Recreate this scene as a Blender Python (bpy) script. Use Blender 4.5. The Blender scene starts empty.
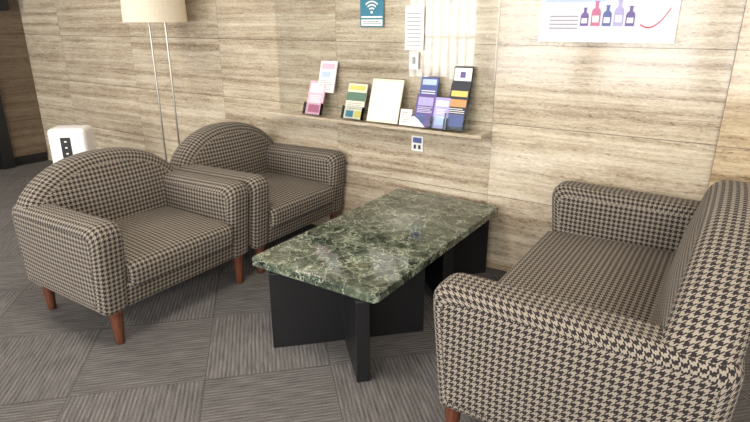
import bpy, bmesh, math, random
from mathutils import Vector, Matrix
random.seed(3)
scene = bpy.context.scene
try:
    scene.view_settings.view_transform = 'Standard'
except Exception:
    pass

# ------------------------------------------------------------ helpers
def srgb(r, g, b):
    def f(c):
        c /= 255.0
        return c/12.92 if c <= 0.04045 else ((c+0.055)/1.055)**2.4
    return (f(r), f(g), f(b), 1.0)

class NT:
    def __init__(self, name):
        self.mat = bpy.data.materials.new(name)
        self.mat.use_nodes = True
        self.nt = self.mat.node_tree
        self.bsdf = self.nt.nodes['Principled BSDF']
    def node(self, t, **kw):
        n = self.nt.nodes.new(t)
        for k, v in kw.items():
            setattr(n, k, v)
        return n
    def put(self, sock, v):
        if isinstance(v, bpy.types.NodeSocket):
            self.nt.links.new(v, sock)
        else:
            sock.default_value = v
    def m(self, op, a, b=0.0, c=0.0):
        n = self.node('ShaderNodeMath', operation=op)
        self.put(n.inputs[0], a); self.put(n.inputs[1], b); self.put(n.inputs[2], c)
        return n.outputs[0]
    def xyz(self, x, y, z=0.0):
        n = self.node('ShaderNodeCombineXYZ')
        self.put(n.inputs[0], x); self.put(n.inputs[1], y); self.put(n.inputs[2], z)
        return n.outputs[0]
    def sep(self, v):
        n = self.node('ShaderNodeSeparateXYZ')
        self.put(n.inputs[0], v)
        return n.outputs
    def noise(self, vec, scale=1.0, detail=4.0, rough=0.55, dist=0.0):
        n = self.node('ShaderNodeTexNoise')
        self.put(n.inputs['Vector'], vec)
        n.inputs['Scale'].default_value = scale
        n.inputs['Detail'].default_value = detail
        n.inputs['Roughness'].default_value = rough
        n.inputs['Distortion'].default_value = dist
        return n.outputs['Fac']
    def ramp(self, fac, stops):
        n = self.node('ShaderNodeValToRGB')
        self.put(n.inputs[0], fac)
        cr = n.color_ramp
        while len(cr.elements) < len(stops):
            cr.elements.new(0.5)
        for e, (p, c) in zip(cr.elements, stops):
            e.position = p; e.color = c
        return n.outputs[0]
    def mix(self, fac, a, b, mode='MIX'):
        n = self.node('ShaderNodeMix', data_type='RGBA', blend_type=mode)
        self.put(n.inputs[0], fac); self.put(n.inputs[6], a); self.put(n.inputs[7], b)
        return n.outputs[2]
    def bump(self, h, strength=0.2, dist=0.01):
        n = self.node('ShaderNodeBump')
        n.inputs['Strength'].default_value = strength
        n.inputs['Distance'].default_value = dist
        self.put(n.inputs['Height'], h)
        self.nt.links.new(n.outputs[0], self.bsdf.inputs['Normal'])
    def coord(self, which='Object'):
        return self.node('ShaderNodeTexCoord').outputs[which]

def plain(name, col, rough=0.6, metal=0.0, spec=0.5, var=0.06):
    n = NT(name)
    f = n.noise(n.coord('Object'), 35.0, 3.0)
    dark = (col[0]*(1-var*2), col[1]*(1-var*2), col[2]*(1-var*2), 1)
    c = n.ramp(f, [(0.35, dark), (0.6, col)])
    n.put(n.bsdf.inputs['Base Color'], c)
    n.bsdf.inputs['Roughness'].default_value = rough
    n.bsdf.inputs['Metallic'].default_value = metal
    n.bsdf.inputs['Specular IOR Level'].default_value = spec
    return n.mat

def travertine(name, axis, tint=(1, 1, 1), rough=0.07, off=-0.04, W=1.16, H=0.45):
    n = NT(name)
    s = n.sep(n.coord('Object'))
    a = s[0] if axis == 'x' else s[1]
    z = s[2]
    cz = n.m('DIVIDE', n.m('SUBTRACT', z, 0.03), H)
    iz = n.m('FLOOR', cz)
    ca = n.m('DIVIDE', n.m('SUBTRACT', a, off), W)
    ia = n.m('FLOOR', ca)
    wn = n.node('ShaderNodeTexWhiteNoise', noise_dimensions='3D')
    n.put(wn.inputs['Vector'], n.xyz(ia, iz, 3.0))
    r = wn.outputs['Value']
    r9 = n.m('MULTIPLY', r, 40.0)
    warp = n.noise(n.xyz(n.m('MULTIPLY', a, 4.0), n.m('MULTIPLY', z, 12.0), r9), 1.0, 4.0)
    zz = n.m('ADD', z, n.m('MULTIPLY', warp, 0.018))
    # broad beds, short broken streaks, fine grain, cloud
    b1 = n.noise(n.xyz(n.m('MULTIPLY', a, 0.35), n.m('MULTIPLY', zz, 21.0), r9), 1.0, 4.0, 0.6)
    b2 = n.noise(n.xyz(n.m('MULTIPLY', a, 7.0), n.m('MULTIPLY', zz, 64.0), r9), 1.0, 7.0, 0.75)
    b4 = n.noise(n.xyz(n.m('MULTIPLY', a, 50.0), n.m('MULTIPLY', zz, 150.0), r9), 1.0, 3.0, 0.6)
    b3 = n.noise(n.xyz(n.m('MULTIPLY', a, 30.0), n.m('MULTIPLY', zz, 105.0), n.m('ADD', r9, 7.0)), 1.0, 3.0, 0.6)
    cl = n.noise(n.xyz(n.m('MULTIPLY', a, 3.0), n.m('MULTIPLY', z, 7.0), r9), 1.0, 4.0, 0.6)
    tot = n.m('ADD', n.m('MULTIPLY', b1, 0.38), n.m('MULTIPLY', b2, 0.29))
    tot = n.m('ADD', tot, n.m('MULTIPLY', cl, 0.14))
    tot = n.m('ADD', tot, n.m('MULTIPLY', b4, 0.19))
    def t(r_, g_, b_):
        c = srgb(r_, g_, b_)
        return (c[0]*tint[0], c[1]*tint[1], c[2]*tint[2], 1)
    col = n.ramp(tot, [(0.37, t(126, 110, 91)), (0.44, t(161, 145, 124)), (0.50, t(185, 171, 149)),
                       (0.55, t(201, 189, 168)), (0.63, t(222, 212, 194))])
    pm = n.ramp(b1, [(0.40, (1, 1, 1, 1)), (0.58, (0.2, 0.2, 0.2, 1))])
    pit = n.ramp(b3, [(0.37, (1, 1, 1, 1)), (0.42, (0, 0, 0, 1))])
    col = n.mix(n.m('MULTIPLY', n.m('MULTIPLY', pit, pm), 0.65), col, t(96, 81, 66))
    slab = n.m('ADD', n.m('MULTIPLY', r, 0.09), 0.94)
    col = n.mix(1.0, col, n.xyz(slab, slab, slab), 'MULTIPLY')
    fa = n.m('FRACT', ca); fz = n.m('FRACT', cz)
    ja = n.m('LESS_THAN', fa, 0.0026); jz = n.m('LESS_THAN', fz, 0.010)
    j = n.m('MAXIMUM', n.m('MULTIPLY', ja, 0.7), jz)
    col = n.mix(n.m('MULTIPLY', j, 0.7), col, t(84, 72, 60))
    n.put(n.bsdf.inputs['Base Color'], col)
    n.put(n.bsdf.inputs['Roughness'], n.m('ADD', n.m('MULTIPLY', b2, 0.10), rough))
    n.bump(n.m('SUBTRACT', 0.0, j), 0.15, 0.003)
    return n.mat

def carpet():
    n = NT('carpet_tiles')
    s = n.sep(n.coord('Object'))
    T = 0.56; c = math.cos(math.radians(45)); x0, y0 = -1.754, 1.309
    dx = n.m('SUBTRACT', s[0], x0); dy = n.m('SUBTRACT', s[1], y0)
    a = n.m('MULTIPLY', n.m('ADD', dx, dy), c)
    b = n.m('MULTIPLY', n.m('SUBTRACT', dy, dx), c)
    ta = n.m('DIVIDE', a, T); tb = n.m('DIVIDE', b, T)
    ia = n.m('FLOOR', ta); ib = n.m('FLOOR', tb)
    par = n.m('FLOORED_MODULO', n.m('ADD', ia, ib), 2.0)
    inv = n.m('SUBTRACT', 1.0, par)
    sc = n.m('ADD', n.m('MULTIPLY', b, par), n.m('MULTIPLY', a, inv))
    al = n.m('ADD', n.m('MULTIPLY', a, par), n.m('MULTIPLY', b, inv))
    wn = n.node('ShaderNodeTexWhiteNoise', noise_dimensions='2D')
    n.put(wn.inputs['Vector'], n.xyz(ia, ib, 0))
    r = wn.outputs['Value']
    line = n.noise(n.xyz(n.m('MULTIPLY', sc, 90.0), n.m('MULTIPLY', al, 9.0), n.m('MULTIPLY', r, 30)), 1.0, 2.0, 0.5)
    sine = n.m('SINE', n.m('MULTIPLY', sc, 2*math.pi/0.0187))
    fuzz = n.noise(n.coord('Object'), 200.0, 3.0)
    tot = n.m('ADD', n.m('MULTIPLY', line, 0.36), n.m('MULTIPLY', sine, 0.065))
    tot = n.m('ADD', tot, n.m('MULTIPLY', n.m('SUBTRACT', fuzz, 0.5), 0.50))
    tot = n.m('ADD', tot, 0.32)
    col = n.ramp(tot, [(0.34, srgb(68, 66, 65)), (0.50, srgb(98, 95, 94)), (0.66, srgb(124, 120, 118))])
    tone = n.m('ADD', n.m('MULTIPLY', r, 0.12), 0.96)
    tone = n.m('SUBTRACT', tone, n.m('MULTIPLY', par, 0.06))
    col = n.mix(1.0, col, n.xyz(tone, tone, tone), 'MULTIPLY')
    ea = n.m('ABSOLUTE', n.m('SUBTRACT', n.m('FRACT', ta), 0.5)); eb = n.m('ABSOLUTE', n.m('SUBTRACT', n.m('FRACT', tb), 0.5))
    e = n.m('GREATER_THAN', n.m('MAXIMUM', ea, eb), 0.4955)
    col = n.mix(n.m('MULTIPLY', e, 0.5), col, srgb(48, 46, 47))
    n.put(n.bsdf.inputs['Base Color'], col)
    n.bsdf.inputs['Roughness'].default_value = 0.95
    n.bsdf.inputs['Specular IOR Level'].default_value = 0.15
    n.bump(tot, 0.4, 0.005)
    return n.mat

def houndstooth(P=0.0238):
    n = NT('houndstooth_fabric')
    s = n.sep(n.coord('UV'))
    u = n.m('DIVIDE', s[0], P); v = n.m('DIVIDE', s[1], P)
    A = n.m('LESS_THAN', n.m('FRACT', u), 0.53)
    B = n.m('LESS_THAN', n.m('FRACT', v), 0.53)
    S = n.m('LESS_THAN', n.m('FRACT', n.m('MULTIPLY', n.m('ADD', u, v), 2.0)), 0.5)
    d = n.m('ADD', n.m('MULTIPLY', A, S), n.m('MULTIPLY', B, n.m('SUBTRACT', 1.0, S)))
    weave = n.noise(n.coord('UV'), 700.0, 2.0)
    light = n.ramp(weave, [(0.3, srgb(126, 117, 105)), (0.7, srgb(160, 150, 136))])
    dark = n.ramp(weave, [(0.3, srgb(31, 27, 28)), (0.7, srgb(50, 44, 45))])
    col = n.mix(d, light, dark)
    n.put(n.bsdf.inputs['Base Color'], col)
    n.bsdf.inputs['Roughness'].default_value = 0.9
    n.bsdf.inputs['Specular IOR Level'].default_value = 0.2
    n.bsdf.inputs['Sheen Weight'].default_value = 0.05
    n.bump(weave, 0.25, 0.002)
    return n.mat

def green_marble():
    n = NT('green_veined_marble')
    co = n.coord('Object')
    def warped(scale, amt):
        w = n.node('ShaderNodeTexNoise'); n.put(w.inputs['Vector'], co)
        w.inputs['Scale'].default_value = scale; w.inputs['Detail'].default_value = 5.0; w.inputs['Roughness'].default_value = .6
        vm = n.node('ShaderNodeVectorMath', operation='MULTIPLY_ADD')
        n.put(vm.inputs[0], w.outputs['Color']); vm.inputs[1].default_value = (amt,)*3; n.put(vm.inputs[2], co)
        return vm.outputs[0]
    def vor(vec, scale):
        v = n.node('ShaderNodeTexVoronoi', feature='DISTANCE_TO_EDGE')
        n.put(v.inputs['Vector'], vec); v.inputs['Scale'].default_value = scale
        return v.outputs['Distance']
    w1 = warped(4.0, .50); w2 = warped(9.0, .26)
    v1 = n.ramp(vor(w1, 6.5), [(0.0, (1, 1, 1, 1)), (0.028, (0, 0, 0, 1))])
    v2 = n.ramp(vor(w2, 14.0), [(0.0, (1, 1, 1, 1)), (0.042, (0, 0, 0, 1))])
    mask = n.ramp(n.noise(co, 5.0, 4.0), [(0.40, (0.15,)*3+(1,)), (0.6, (1, 1, 1, 1))])
    cloud = n.noise(w1, 13.0, 8.0, 0.72)
    base = n.ramp(cloud, [(0.32, srgb(20, 26, 22)), (0.43, srgb(42, 51, 43)), (0.52, srgb(70, 80, 66)), (0.60, srgb(98, 108, 90)), (0.70, srgb(138, 143, 123))])
    veins = n.m('MAXIMUM', n.m('MULTIPLY', v1, 0.75), n.m('MULTIPLY', n.m('MULTIPLY', v2, mask), 0.58))
    col = n.mix(veins, base, srgb(192, 197, 178))
    n.put(n.bsdf.inputs['Base Color'], col)
    n.bsdf.inputs['Roughness'].default_value = 0.07
    n.bsdf.inputs['Specular IOR Level'].default_value = 0.7
    return n.mat

def wood(name, c1, c2, rough=0.35):
    n = NT(name)
    s = n.sep(n.coord('Object'))
    f = n.noise(n.xyz(n.m('MULTIPLY', s[0], 60.0), n.m('MULTIPLY', s[1], 60.0), n.m('MULTIPLY', s[2], 6.0)), 1.0, 4.0)
    n.put(n.bsdf.inputs['Base Color'], n.ramp(f, [(0.35, c1), (0.65, c2)]))
    n.bsdf.inputs['Roughness'].default_value = rough
    return n.mat

def clear(name, tint=(0.96, 0.98, 0.98, 1), refl=1.0, milk=0.0):
    n = NT(name)
    nt = n.nt
    tr = n.node('ShaderNodeBsdfTransparent'); tr.inputs[0].default_value = tint
    gl = n.node('ShaderNodeBsdfGlossy'); gl.inputs['Roughness'].default_value = 0.03
    lw = n.node('ShaderNodeFresnel'); lw.inputs[0].default_value = 1.45
    mx = n.node('ShaderNodeMixShader')
    f = n.m('MULTIPLY', lw.outputs[0], refl)
    df = n.node('ShaderNodeBsdfDiffuse'); df.inputs[0].default_value = srgb(222, 222, 214)
    m0 = n.node('ShaderNodeMixShader'); m0.inputs[0].default_value = milk
    nt.links.new(tr.outputs[0], m0.inputs[1]); nt.links.new(df.outputs[0], m0.inputs[2])
    nt.links.new(f, mx.inputs[0]); nt.links.new(m0.outputs[0], mx.inputs[1]); nt.links.new(gl.outputs[0], mx.inputs[2])
    nt.links.new(mx.outputs[0], nt.nodes['Material Output'].inputs[0])
    return n.mat

def finish(name, bm, mats, parent=None, smooth=False, loc=None):
    bmesh.ops.recalc_face_normals(bm, faces=bm.faces)
    me = bpy.data.meshes.new(name)
    bm.to_mesh(me); bm.free()
    for m in (mats if isinstance(mats, (list, tuple)) else [mats]):
        me.materials.append(m)
    if smooth:
        for p in me.polygons: p.use_smooth = True
    ob = bpy.data.objects.new(name, me)
    scene.collection.objects.link(ob)
    if loc: ob.location = loc
    if parent: ob.parent = parent
    return ob

def empty(name, loc=(0, 0, 0), rz=0.0):
    e = bpy.data.objects.new(name, None)
    e.empty_display_size = 0.2
    e.location = loc; e.rotation_euler = (0, 0, rz)
    scene.collection.objects.link(e)
    return e

def addbox(bm, x0, x1, y0, y1, z0, z1, mi=0, bevel=0.0, seg=2):
    r = bmesh.ops.create_cube(bm, size=1.0)
    for v in r['verts']:
        v.co = Vector(((v.co.x+.5)*(x1-x0)+x0, (v.co.y+.5)*(y1-y0)+y0, (v.co.z+.5)*(z1-z0)+z0))
    fs = list({f for v in r['verts'] for f in v.link_faces})
    for f in fs: f.material_index = mi
    if bevel > 0:
        es = list({e for v in r['verts'] for e in v.link_edges})
        rr = bmesh.ops.bevel(bm, geom=es, offset=bevel, segments=seg, affect='EDGES', profile=0.5)
        for f in rr['faces']: f.material_index = mi

def lathe(bm, prof, seg=28, cx=0, cy=0, mi=0, cap=True):
    rings = []
    for r, z in prof:
        rings.append([bm.verts.new((cx+r*math.cos(2*math.pi*i/seg), cy+r*math.sin(2*math.pi*i/seg), z)) for i in range(seg)])
    for a, b in zip(rings, rings[1:]):
        for i in range(seg):
            f = bm.faces.new((a[i], a[(i+1) % seg], b[(i+1) % seg], b[i])); f.material_index = mi
    if cap:
        f = bm.faces.new(rings[0]); f.material_index = mi
        f = bm.faces.new(rings[-1]); f.material_index = mi

def round_poly(pts, radii, seg=6, maxlen=0.06):
    out = []
    n = len(pts)
    for i in range(n):
        p = Vector(pts[i]); a = Vector(pts[i-1]); b = Vector(pts[(i+1) % n]); r = radii[i]
        if r <= 0:
            out.append(p); continue
        d1 = (a-p).normalized(); d2 = (b-p).normalized()
        p1 = p+d1*r; p2 = p+d2*r
        for k in range(seg+1):
            t = k/seg
            out.append(p1*(1-t)**2+p*2*t*(1-t)+p2*t*t)
    res = []
    for i, p in enumerate(out):
        q = out[(i+1) % len(out)]
        res.append(p)
        L = (q-p).length
        k = int(L/maxlen)
        for j in range(1, k+1):
            res.append(p.lerp(q, j/(k+1)))
    return res

def loft(name, prof, c0, c1, rim, b0, b1, mp, mat, parent=None, post=None, mid=8, uvo=(0, 0)):
    """sweep closed 2-D profile from c0 to c1 with rounded rims and gently domed ends"""
    n = len(prof)
    xs = [p[0] for p in prof]; zs = [p[1] for p in prof]
    cx, cz = (min(xs)+max(xs))/2, (min(zs)+max(zs))/2
    hx, hz = (max(xs)-min(xs))/2, (max(zs)-min(zs))/2
    def inset(o): return [(cx+(p[0]-cx)*(1-o/hx), cz+(p[1]-cz)*(1-o/hz)) for p in prof]
    arc = [0.0]
    for i in range(n):
        arc.append(arc[-1]+(Vector(prof[(i+1) % n])-Vector(prof[i])).length)
    rings = []
    base = inset(rim)
    S = [0.02, 0.25, 0.45, 0.62, 0.76, 0.87, 0.95]
    for s in S:
        rings.append(([(cx+(p[0]-cx)*s, cz+(p[1]-cz)*s) for p in base], c0-b0*(1-s*s), 1, 0))
    K = 5
    for k in range(K+1):
        ph = math.pi/2*k/K
        rings.append((inset(rim*(1-math.sin(ph))), c0+rim*(1-math.cos(ph)), 0 if k else 2, rim*ph))
    L = c1-c0-2*rim; v0 = rim*math.pi/2
    for k in range(1, mid):
        rings.append((list(prof), c0+rim+L*k/mid, 0, v0+L*k/mid))
    for k in range(K+1):
        ph = math.pi/2*(K-k)/K
        rings.append((inset(rim*(1-math.sin(ph))), c1-rim*(1-math.cos(ph)), 0 if k < K else 3, v0+L+rim*(math.pi/2-ph)))
    for s in reversed(S):
        rings.append(([(cx+(p[0]-cx)*s, cz+(p[1]-cz)*s) for p in base], c1+b1*(1-s*s), 1, 0))
    bm = bmesh.new(); uv = bm.loops.layers.uv.new('UVMap')
    VV = []
    for pts, c, k, v in rings:
        row = []
        for p in pts:
            co = Vector(mp(p[0], p[1], c))
            if post: co = post(co)
            row.append(bm.verts.new(co))
        VV.append(row)
    for r in range(len(rings)-1):
        A, B = rings[r], rings[r+1]
        capmode = (A[2] == 1 or B[2] == 1)
        for i in range(n):
            j = (i+1) % n
            f = bm.faces.new((VV[r][i], VV[r][j], VV[r+1][j], VV[r+1][i]))
            if capmode:
                uvs = [A[0][i], A[0][j], B[0][j], B[0][i]]
            else:
                uvs = [(arc[i], A[3]), (arc[i+1], A[3]), (arc[i+1], B[3]), (arc[i], B[3])]
            for l, q in zip(f.loops, uvs):
                l[uv].uv = (q[0]+uvo[0], q[1]+uvo[1])
    for r, row in ((0, VV[0]), (-1, VV[-1])):
        f = bm.faces.new(row)
        for l, q in zip(f.loops, rings[r][0]): l[uv].uv = (q[0]+uvo[0], q[1]+uvo[1])
    return finish(name, bm, mat, parent, smooth=True)

# ------------------------------------------------------------ materials
M_trav = travertine('travertine_wall', 'x')
M_travdark = travertine('travertine_shaded', 'y', tint=(0.30, 0.26, 0.23), rough=0.35)  # same stone, shadow on the left wall put into the dark tint
M_pier = travertine('travertine_pier', 'x', tint=(1.02, 0.95, 0.83), off=-0.04)
M_base = travertine('travertine_baseboard', 'x', tint=(0.85, 0.78, 0.70), rough=0.3)
M_carpet = carpet()
M_fab = houndstooth()
M_marble = green_marble()
M_leg = wood('cherry_wood', srgb(66, 36, 26), srgb(102, 60, 42))
M_black = plain('black_lacquer', srgb(24, 24, 26), 0.38)
M_white = plain('white_plastic', srgb(236, 236, 234), 0.4, var=0.01)
M_wall = plain('painted_wall', srgb(215, 210, 202), 0.8, var=0.02)
M_ceil = plain('ceiling_white', srgb(230, 228, 222), 0.9, var=0.02)
M_chrome = plain('brushed_metal', srgb(185, 180, 170), 0.3, 1.0, var=0.03)
M_acr = clear('clear_acrylic')
M_back = clear('clear_backboard', tint=(0.985, 0.99, 0.985, 1), refl=0.45)
M_alu = plain('window_frame_grey', srgb(110, 110, 110), 0.5)

def P(name, r, g, b, rough=0.45):
    return plain(name, srgb(r, g, b), rough, var=0.03)

# ------------------------------------------------------------ room
YW = 3.13; XL = -6.55; XR = 3.4; YR = -4.5; ZC = 2.75
bm = bmesh.new(); addbox(bm, XL-.1, XR+.1, YR-.1, YW+.1, -0.05, 0); finish('floor', bm, M_carpet)
bm = bmesh.new(); addbox(bm, XL-.1, XR+.1, YR-.1, YW+.1, ZC, ZC+.05); finish('ceiling', bm, M_ceil)
bm = bmesh.new(); addbox(bm, XL-.1, XR+.1, YW, YW+.1, 0, ZC); finish('wall_back', bm, M_trav)
bm = bmesh.new(); addbox(bm, -0.04, 1.9, YW-.02, YW-.0005, 0, ZC-.001, bevel=.003); finish('pier_right', bm, M_pier)
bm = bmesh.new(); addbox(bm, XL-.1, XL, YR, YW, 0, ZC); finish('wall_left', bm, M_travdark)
bm = bmesh.new(); addbox(bm, XR, XR+.1, YR, YW, 0, ZC); finish('wall_right', bm, M_wall)
bm = bmesh.new(); addbox(bm, XL, -0.05, YW-.014, YW-.0005, 0.0, 0.055, bevel=.003); finish('baseboard_back', bm, M_base)
bm = bmesh.new(); addbox(bm, XL+.0005, XL+.014, 2.0, YW-.02, 0.0, 0.10, bevel=.003); finish('baseboard_left', bm, M_black)
wins = [(-6.2, -4.6), (-4.2, -2.6), (-2.2, -0.6), (-0.2, 1.4), (1.8, 3.2)]
bm = bmesh.new()
addbox(bm, XL, XR, YR-.1, YR, 0, 0.35); addbox(bm, XL, XR, YR-.1, YR, 2.4, ZC)
edges = [XL]+[e for w in wins for e in w]+[XR]
for i in range(0, len(edges), 2):
    addbox(bm, edges[i], edges[i+1], YR-.1, YR, 0.35, 2.4)
finish('wall_rear', bm, M_wall)
for i, (a, b) in enumerate(wins):
    bm = bmesh.new()
    N = 8
    for k in range(N+1):
        x = a+(b-a-.03)*k/N
        addbox(bm, x, x+.03, YR-.07, YR-.03, 0.35, 2.4)
    for z in (0.35, 1.2, 2.36): addbox(bm, a, b, YR-.065, YR-.025, z, z+.04)
    finish('window_%d' % (i+1), bm, M_alu)
    L = bpy.data.lights.new('window_daylight_%d' % (i+1), 'AREA'); L.shape = 'RECTANGLE'
    L.size = b-a; L.size_y = 2.0; L.energy = 132; L.color = (1.0, 0.985, 0.965)
    o = bpy.data.objects.new(L.name, L); o.location = ((a+b)/2, YR-.16, 1.38)
    o.rotation_euler = (math.radians(90), 0, 0)
    scene.collection.objects.link(o)
for i, (x, y) in enumerate([(-4.6, 1.2), (-1.6, 1.2), (1.2, 1.2), (-4.6, -1.8), (-1.6, -1.8), (1.2, -1.8)]):  # unseen ceiling panels, added to brighten and warm the room from above
    bm = bmesh.new()
    for (a, b, c, d) in ((-.34, .34, -.34, -.3), (-.34, .34, .3, .34), (-.34, -.3, -.3, .3), (.3, .34, -.3, .3)):
        addbox(bm, x+a, x+b, y+c, y+d, ZC-.02, ZC-.0005)
    finish('ceiling_fill_frame', bm, M_white)
    L = bpy.data.lights.new('ceiling_fill', 'AREA'); L.shape = 'SQUARE'; L.size = .58; L.energy = 37; L.color = (1, .925, .82)
    o = bpy.data.objects.new('ceiling_fill_%d' % (i+1), L); o.location = (x, y, ZC-.012); scene.collection.objects.link(o)

bm = bmesh.new()
addbox(bm, XL+.001, XL+.06, 2.62, 2.74, 0, 2.2); addbox(bm, XL+.001, XL+.06, 1.55, 1.67, 0, 2.2)
addbox(bm, XL+.001, XL+.06, 1.67, 2.62, 2.1, 2.2); addbox(bm, XL+.001, XL+.03, 1.67, 2.62, 0, 2.1)
finish('door_1', bm, M_black)

# ------------------------------------------------------------ seating
def seating(name, W, D, loc, rz, archz, armw=0.15, armz=0.64, rearc=0.62, bk=(0.03, 0.20), lean=.10):
    root = empty(name, loc, rz)
    hw = W/2
    zb = 0.18
    armp = round_poly([(0.02, zb), (0.0, rearc), (D, armz), (D-.05, zb)], [.02, .05, .085, .02])
    for i, s in enumerate((-1, 1)):
        c0, c1 = (-hw, -hw+armw) if s < 0 else (hw-armw, hw)
        loft('arm_%d' % (i+1), armp, c0, c1, .05, .010, .010, lambda a, b, c: (a, c, b), M_fab, root, uvo=(0.011, 0.007*i))
    top = []
    N = 28
    for k in range(N+1):
        y = hw-.012-(2*hw-.024)*k/N
        t = min(1, abs(y)/(hw-.012))
        top.append((y, rearc-.02+(archz-rearc+.02)*(1-t**2.3)**0.75))
    prof = [(-hw+.012, zb+.01)]+[(-hw+.012+(2*hw-.024)*k/10, zb) for k in range(1, 10)]+[(hw-.012, zb+.01), (hw-.012, .32), (hw-.012, .46)]+top+[(-hw+.012, .46), (-hw+.012, .32)]
    pts = [Vector(p) for p in prof]
    def post(co):
        co.x -= (co.z-.40)*lean
        return co
    loft('backrest', pts, bk[0], bk[1], .06, .012, .03, lambda a, b, c: (c, a, b), M_fab, root, post=post)
    ih = hw-armw+.02
    railp = round_poly([(0.05, zb+.005), (0.05, .31), (D-.035, .31), (D-.055, zb+.005)], [.01, .01, .015, .015])
    loft('seat_base', railp, -ih, ih, .008, 0, 0, lambda a, b, c: (a, c, b), M_fab, root)
    ih = hw-armw+.006
    x0 = bk[1]-.03
    cushp = round_poly([(x0, .285), (x0, .425), (D-.005, .415), (D-.012, .285)], [.03, .04, .05, .03])
    def dome(co):
        if co.z > .35:
            f = max(0, 1-(co.y/ih)**2)
            g = max(0, math.sin(math.pi*min(1, max(0, (co.x-.1)/(D-.1)))))
            co.z += .028*f**.5*g*(co.z-.35)/.075
        return co
    loft('seat_cushion', cushp, -ih, ih, .03, 0, 0, lambda a, b, c: (a, c, b), M_fab, root, post=dome, mid=14, uvo=(.01, .0))
    k = 0
    for x in (0.07, D-.085):
        for y in (-hw+.085, hw-.085):
            k += 1
            bm = bmesh.new()
            lathe(bm, [(.019, 0), (.021, .004), (.027, .09), (.032, .15), (.031, .165), (.034, .17), (.034, .195)], 24)
            finish('leg_%d' % k, bm, M_leg, root, smooth=True, loc=(x, y, 0))
    return root

seating('armchair', 0.965, 0.79, (-3.045, 1.68, 0), 0, 0.82, armw=.16)
seating('armchair', 0.945, 0.84, (-3.09, 2.64, 0), 0, 0.83, armw=.16)
seating('sofa', 1.60, 0.915, (0.15, 2.292, 0), math.pi, 0.915, armw=.18, armz=.672, rearc=.66, bk=(.05, .25), lean=.16)

# ------------------------------------------------------------ coffee table
tb = empty('coffee_table', (-1.455, 2.38, 0))
hw, hl = .36, .695
pl = round_poly([(-hw, -hl), (hw, -hl), (hw, hl), (-hw, hl)], [.03]*4, maxlen=2)
bm = bmesh.new()
rows = []
for o, z in ((.006, .396), (.0, .401), (.0, .434), (.002, .438), (.007, .44)):
    rows.append([bm.verts.new((p.x*(1-o/hw), p.y*(1-o/hl), z)) for p in pl])
for a, b in zip(rows, rows[1:]):
    for i in range(len(a)):
        bm.faces.new((a[i], a[(i+1) % len(a)], b[(i+1) % len(a)], b[i]))
bm.faces.new(rows[0]); bm.faces.new(rows[-1])
finish('marble_top', bm, M_marble, tb)
for j, yc in enumerate((-.43, .40)):
    bm = bmesh.new()
    def panel(ang, L, t=.06):
        b2 = bmesh.new()
        addbox(b2, -L, L, -t/2, t/2, 0.0, .3965, bevel=.003)
        b2.transform(Matrix.Translation((0.03, yc, 0)) @ Matrix.Rotation(ang, 4, 'Z'))
        me = bpy.data.meshes.new('t'); b2.to_mesh(me); b2.free(); bm.from_mesh(me); bpy.data.meshes.remove(me)
    panel(math.radians(45), .38)
    panel(math.radians(-45), .38)
    finish('cross_base_%d' % (j+1), bm, M_black, tb)

# ------------------------------------------------------------ floor lamp
M_shade = plain('linen_shade', srgb(232, 220, 198), 0.9, var=0.03)
lp = empty('floor_lamp', (-3.86, 2.82, 0))
bm = bmesh.new()
prof = [(.235, 1.505), (.225, 1.82), (.222, 1.82), (.232, 1.505)]
lathe(bm, prof+[prof[0]], 48, cap=False)
finish('shade', bm, M_shade, lp, smooth=False)
bm = bmesh.new()
lathe(bm, [(.15, 0), (.15, .018), (.14, .024), (.01, .026)], 40)
lathe(bm, [(.0075, .02), (.0075, 1.60)], 12, cx=-.085)
lathe(bm, [(.0075, .02), (.0075, 1.60)], 12, cx=.07, cy=.03)
addbox(bm, -.085, .07, .004, .02, 1.585, 1.60)
for a in (0, 60, 120):
    b2 = bmesh.new(); addbox(b2, -.224, .224, -.002, .002, 1.60, 1.604)
    b2.transform(Matrix.Rotation(math.radians(a), 4, 'Z')); me = bpy.data.meshes.new('t'); b2.to_mesh(me); b2.free(); bm.from_mesh(me); bpy.data.meshes.remove(me)
finish('stand', bm, M_chrome, lp, smooth=False)
bm = bmesh.new(); lathe(bm, [(.015, 1.604), (.02, 1.64), (.035, 1.69), (.03, 1.73), (.005, 1.75)], 20); finish('bulb', bm, M_white, lp, smooth=True)

# ------------------------------------------------------------ air purifier
ap = empty('air_purifier', (-4.62, 2.42, 0), math.radians(40))
bm = bmesh.new(); addbox(bm, -.15, .15, -.11, .11, 0.0, .68, bevel=.035, seg=5); finish('body', bm, M_white, ap, smooth=True)
bm = bmesh.new(); addbox(bm, -.05, .03, -.1135, -.108, .44, .61, bevel=.0025)
finish('display', bm, M_black, ap)
bm = bmesh.new()
for z in (.47, .52, .57): addbox(bm, -.019, -.001, -.1145, -.113, z, z+.012)
finish('display_icons', bm, M_white, ap)
bm = bmesh.new()
for k in range(8): addbox(bm, -.11, .11, -.1125, -.108, .08+k*.03, .088+k*.03)
finish('grille', bm, M_alu, ap)

# ------------------------------------------------------------ wall ledge, brochures
sh = empty('brochure_shelf', (0, 0, 0))
bm = bmesh.new(); addbox(bm, -2.90, -1.20, 2.965, YW-.001, .860, .880, bevel=.002); finish('stone_ledge', bm, M_trav, sh)
bm = bmesh.new(); addbox(bm, -2.90, -1.20, YW-.010, YW-.002, .880, 1.95, bevel=.002); finish('glass_backboard', bm, M_back, sh)
bm = bmesh.new()
for x in (-2.7, -2.0, -1.28):
    addbox(bm, x-.008, x+.008, 3.05, YW-.001, .850, .860)
finish('brackets', bm, M_chrome, sh)

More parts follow.
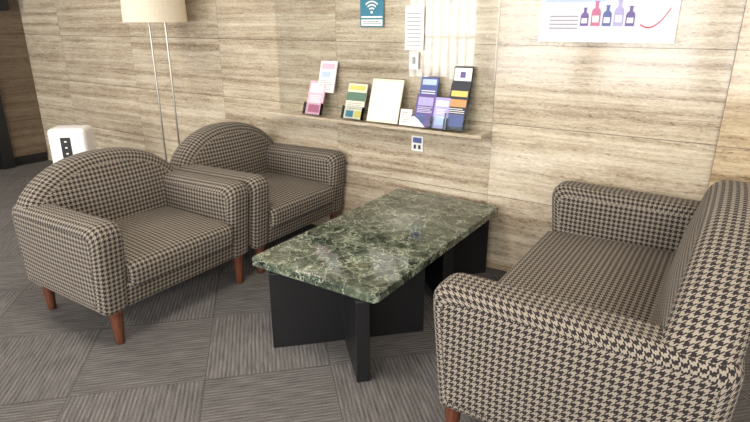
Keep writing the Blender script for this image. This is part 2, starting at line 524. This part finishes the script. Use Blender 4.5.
C = dict(white=P('print_white', 236, 234, 230), pink=P('print_pink', 226, 178, 196), mag=P('print_magenta', 186, 100, 136),
         yellow=P('print_yellow', 214, 196, 104), green=P('print_green', 84, 118, 98), cream=P('print_cream', 222, 214, 196),
         blue=P('print_blue', 76, 90, 150), lilac=P('print_lilac', 168, 160, 208), purple=P('print_purple', 98, 78, 142),
         orange=P('print_orange', 200, 146, 92), dark=P('print_dark', 38, 40, 52), teal=P('print_teal', 40, 118, 142),
         grey=P('print_grey', 150, 150, 152), sky=P('print_sky', 178, 196, 224), red=P('print_red', 190, 64, 68), pale=P('print_pale_lilac', 216, 214, 228))
def card(name, x, y, z, w, h, base, regs, lean=25, yaw=0, t=.004, holder=False, parent=None):
    mats = []
    def idx(k):
        if C[k] not in mats: mats.append(C[k])
        return mats.index(C[k])
    bm = bmesh.new()
    addbox(bm, -w/2, w/2, 0, t, 0, h, idx(base))
    for i, (a, b, c, d, k) in enumerate(regs):
        e = .0006+.0002*i
        addbox(bm, -w/2+a*w, -w/2+c*w, -e, 0.0002, b*h, d*h, idx(k))
    if holder:
        mats.append(M_acr); mi = len(mats)-1
        addbox(bm, -w/2-.006, w/2+.006, -.022, -.020, 0, h*.35, mi)
        addbox(bm, -w/2-.006, w/2+.006, t+.001, t+.003, 0, h*.95, mi)
        addbox(bm, -w/2-.006, w/2+.006, -.022, t+.003, -.002, 0, mi)
        for sx in (-w/2-.006, w/2+.004):
            addbox(bm, sx, sx+.002, -.022, t+.003, 0, h*.35, mi)
    ob = finish(name, bm, mats, parent)
    ob.location = (x, y, z); ob.rotation_euler = (-math.radians(lean), 0, math.radians(yaw))
    return ob
zs = .890
T = .009
def lines(x0, x1, y0, n, dy, k='grey'): return [(x0, y0+dy*i, x1-(.1 if i % 3 == 2 else 0), y0+dy*i+dy*.35, k) for i in range(n)]
def br(*a, **k):
    k.setdefault('t', T); return card('brochure', *a, **k)
br(-2.47, 2.985, zs, .14, .24, 'pink', [(.1, .66, .9, .92, 'white'), (.15, .08, .85, .3, 'mag')]+lines(.15, .85, .36, 5, .05, 'white'), lean=20, holder=True)
br(-2.40, 3.045, zs+.155, .14, .215, 'white', [(.1, .74, .9, .92, 'pink'), (.15, .48, .7, .66, 'sky')]+lines(.12, .88, .08, 6, .055), lean=16)
br(-2.13, 2.985, zs, .15, .24, 'cream', [(0, .52, 1, .76, 'green'), (.08, .82, .92, .95, 'yellow'), (.1, .06, .5, .24, 'teal'), (.55, .06, .92, .24, 'yellow')]+lines(.1, .9, .29, 4, .05), lean=20, holder=True)
br(-1.90, 2.99, zs, .235, .28, 'cream', [(.06, .06, .94, .94, 'white')], lean=18)
br(-1.725, 2.985, zs, .08, .10, 'white', lines(.15, .85, .2, 5, .14), lean=15)
br(-1.60, 2.985, zs, .13, .20, 'purple', [(.1, .66, .9, .92, 'lilac'), (.1, .1, .55, .4, 'blue')]+lines(.1, .9, .45, 4, .05, 'pale'), lean=16, holder=True)
br(-1.60, 3.035, zs+.12, .12, .18, 'blue', [(.1, .74, .9, .93, 'sky')]+lines(.1, .9, .2, 5, .08, 'white'), lean=15)
br(-1.485, 2.985, zs, .10, .19, 'lilac', [(.1, .72, .9, .9, 'white'), (.15, .12, .85, .42, 'sky')]+lines(.15, .85, .47, 4, .05, 'white'), lean=16, holder=True)
br(-1.385, 2.99, zs, .12, .28, 'dark', [(.06, .72, .94, .84, 'yellow'), (.06, .5, .94, .66, 'orange'), (.1, .08, .9, .34, 'blue')]+lines(.1, .9, .37, 3, .04, 'white'), lean=15, holder=True)
br(-1.385, 3.05, zs+.15, .12, .22, 'dark', [(.04, .62, .96, .96, 'white'), (.36, .7, .64, .86, 'purple')], lean=12)

# ------------------------------------------------------------ wall signs
def wallcard(name, x0, x1, z0, z1, base, regs, t=.004, y=YW):
    return card(name, (x0+x1)/2, y-t-.001, z0, x1-x0, z1-z0, base, regs, lean=0, t=t)
w = wallcard('wifi_sign', -2.145, -1.965, 1.475, 1.73, 'teal', [(.05, .03, .95, .18, 'white'), (.05, .22, .95, .26, 'white'), (.1, .07, .9, .09, 'grey'), (.1, .12, .8, .14, 'grey')], y=YW-.0105)
bm = bmesh.new()
for r in (.02, .04, .06):
    for k in range(12):
        a0 = math.radians(45+90*k/12); a1 = math.radians(45+90*(k+1)/12)
        q = [(r*math.cos(a0), r*math.sin(a0)), (r*math.cos(a1), r*math.sin(a1)), ((r+.009)*math.cos(a1), (r+.009)*math.sin(a1)), ((r+.009)*math.cos(a0), (r+.009)*math.sin(a0))]
        bm.faces.new([bm.verts.new((p[0], -.0015, p[1]+.09)) for p in q])
bm.faces.new([bm.verts.new((.009*math.cos(i*.5236), -.0015, .09+.009*math.sin(i*.5236))) for i in range(12)])
finish('wifi_icon', bm, C['white'], w)
wallcard('paper_notice', -1.807, -1.675, 1.34, 1.60, 'white', [(.1, .1+.09*i, .85, .12+.09*i, 'grey') for i in range(9)], t=.002, y=YW-.0105)
wallcard('light_switch', -1.765, -1.705, 1.225, 1.325, 'white', [(.3, .3, .7, .75, 'grey')], t=.01, y=YW-.0105)
wallcard('power_outlet', -1.745, -1.660, .70, .80, 'white', [(.12, .55, .88, .9, 'blue'), (.2, .15, .4, .42, 'dark'), (.6, .15, .8, .42, 'dark')], t=.01)
po = wallcard('poster', -.965, -.30, 1.405, 1.90, 'white', [(.035, .08, .965, .96, 'pale'), (.035, .40, .5, .96, 'sky')]+
     [(.08, .13+.04*i, .30, .145+.04*i, 'grey') for i in range(4)], t=.012)
bm = bmesh.new()
def bottle(bm, x, z, w, h, mi):
    pr = [(-.5, 0), (.5, 0), (.5, .55), (.42, .66), (.18, .74), (.18, .95), (.26, .96), (.26, 1), (-.26, 1), (-.26, .96), (-.18, .95), (-.18, .74), (-.42, .66), (-.5, .55)]
    f = bm.faces.new([bm.verts.new((x+p[0]*w, -.0032-.0001*mi, z+p[1]*h)) for p in pr]); f.material_index = mi
    f = bm.faces.new([bm.verts.new((x+p[0]*w, -.0042, z+p[1]*h)) for p in ((-.35, .15), (.35, .15), (.35, .42), (-.35, .42))]); f.material_index = 5
for i, (x, h, wd) in enumerate([(-.10, .09, .04), (-.045, .12, .045), (.01, .10, .042), (.065, .125, .045), (.12, .095, .042)]):
    bottle(bm, x, .080, wd, h, i % 4)
for k in range(14):
    x = .17+.009*k; z = .07+.0009*(k-4)**2
    f = bm.faces.new([bm.verts.new(p) for p in ((x, -.0038, z), (x+.009, -.0038, z+.0009*((k-3)**2-(k-4)**2)), (x+.009, -.0038, z+.007+.0009*((k-3)**2-(k-4)**2)), (x, -.0038, z+.007))]); f.material_index = 4
finish('poster_print', bm, [C['purple'], C['mag'], C['blue'], C['lilac'], C['red'], C['white']], po)

bm = bmesh.new(); addbox(bm, XL+.001, XL+.12, 2.72, 2.98, 1.62, 2.0, bevel=.01); finish('wall_monitor', bm, M_black)

# ------------------------------------------------------------ world + camera
wd = bpy.data.worlds.new('World'); scene.world = wd; wd.use_nodes = True
bg = wd.node_tree.nodes['Background']; bg.inputs[0].default_value = (0.9, 0.95, 1.0, 1); bg.inputs[1].default_value = 2.0

cam = bpy.data.cameras.new('camera'); cam.sensor_width = 36; cam.lens = 26.26; cam.clip_start = .05
co = bpy.data.objects.new('camera', cam); scene.collection.objects.link(co)
co.location = (0, 0, 1.5); co.rotation_euler = (math.radians(90-18.97), 0, math.radians(33.1))
scene.camera = co
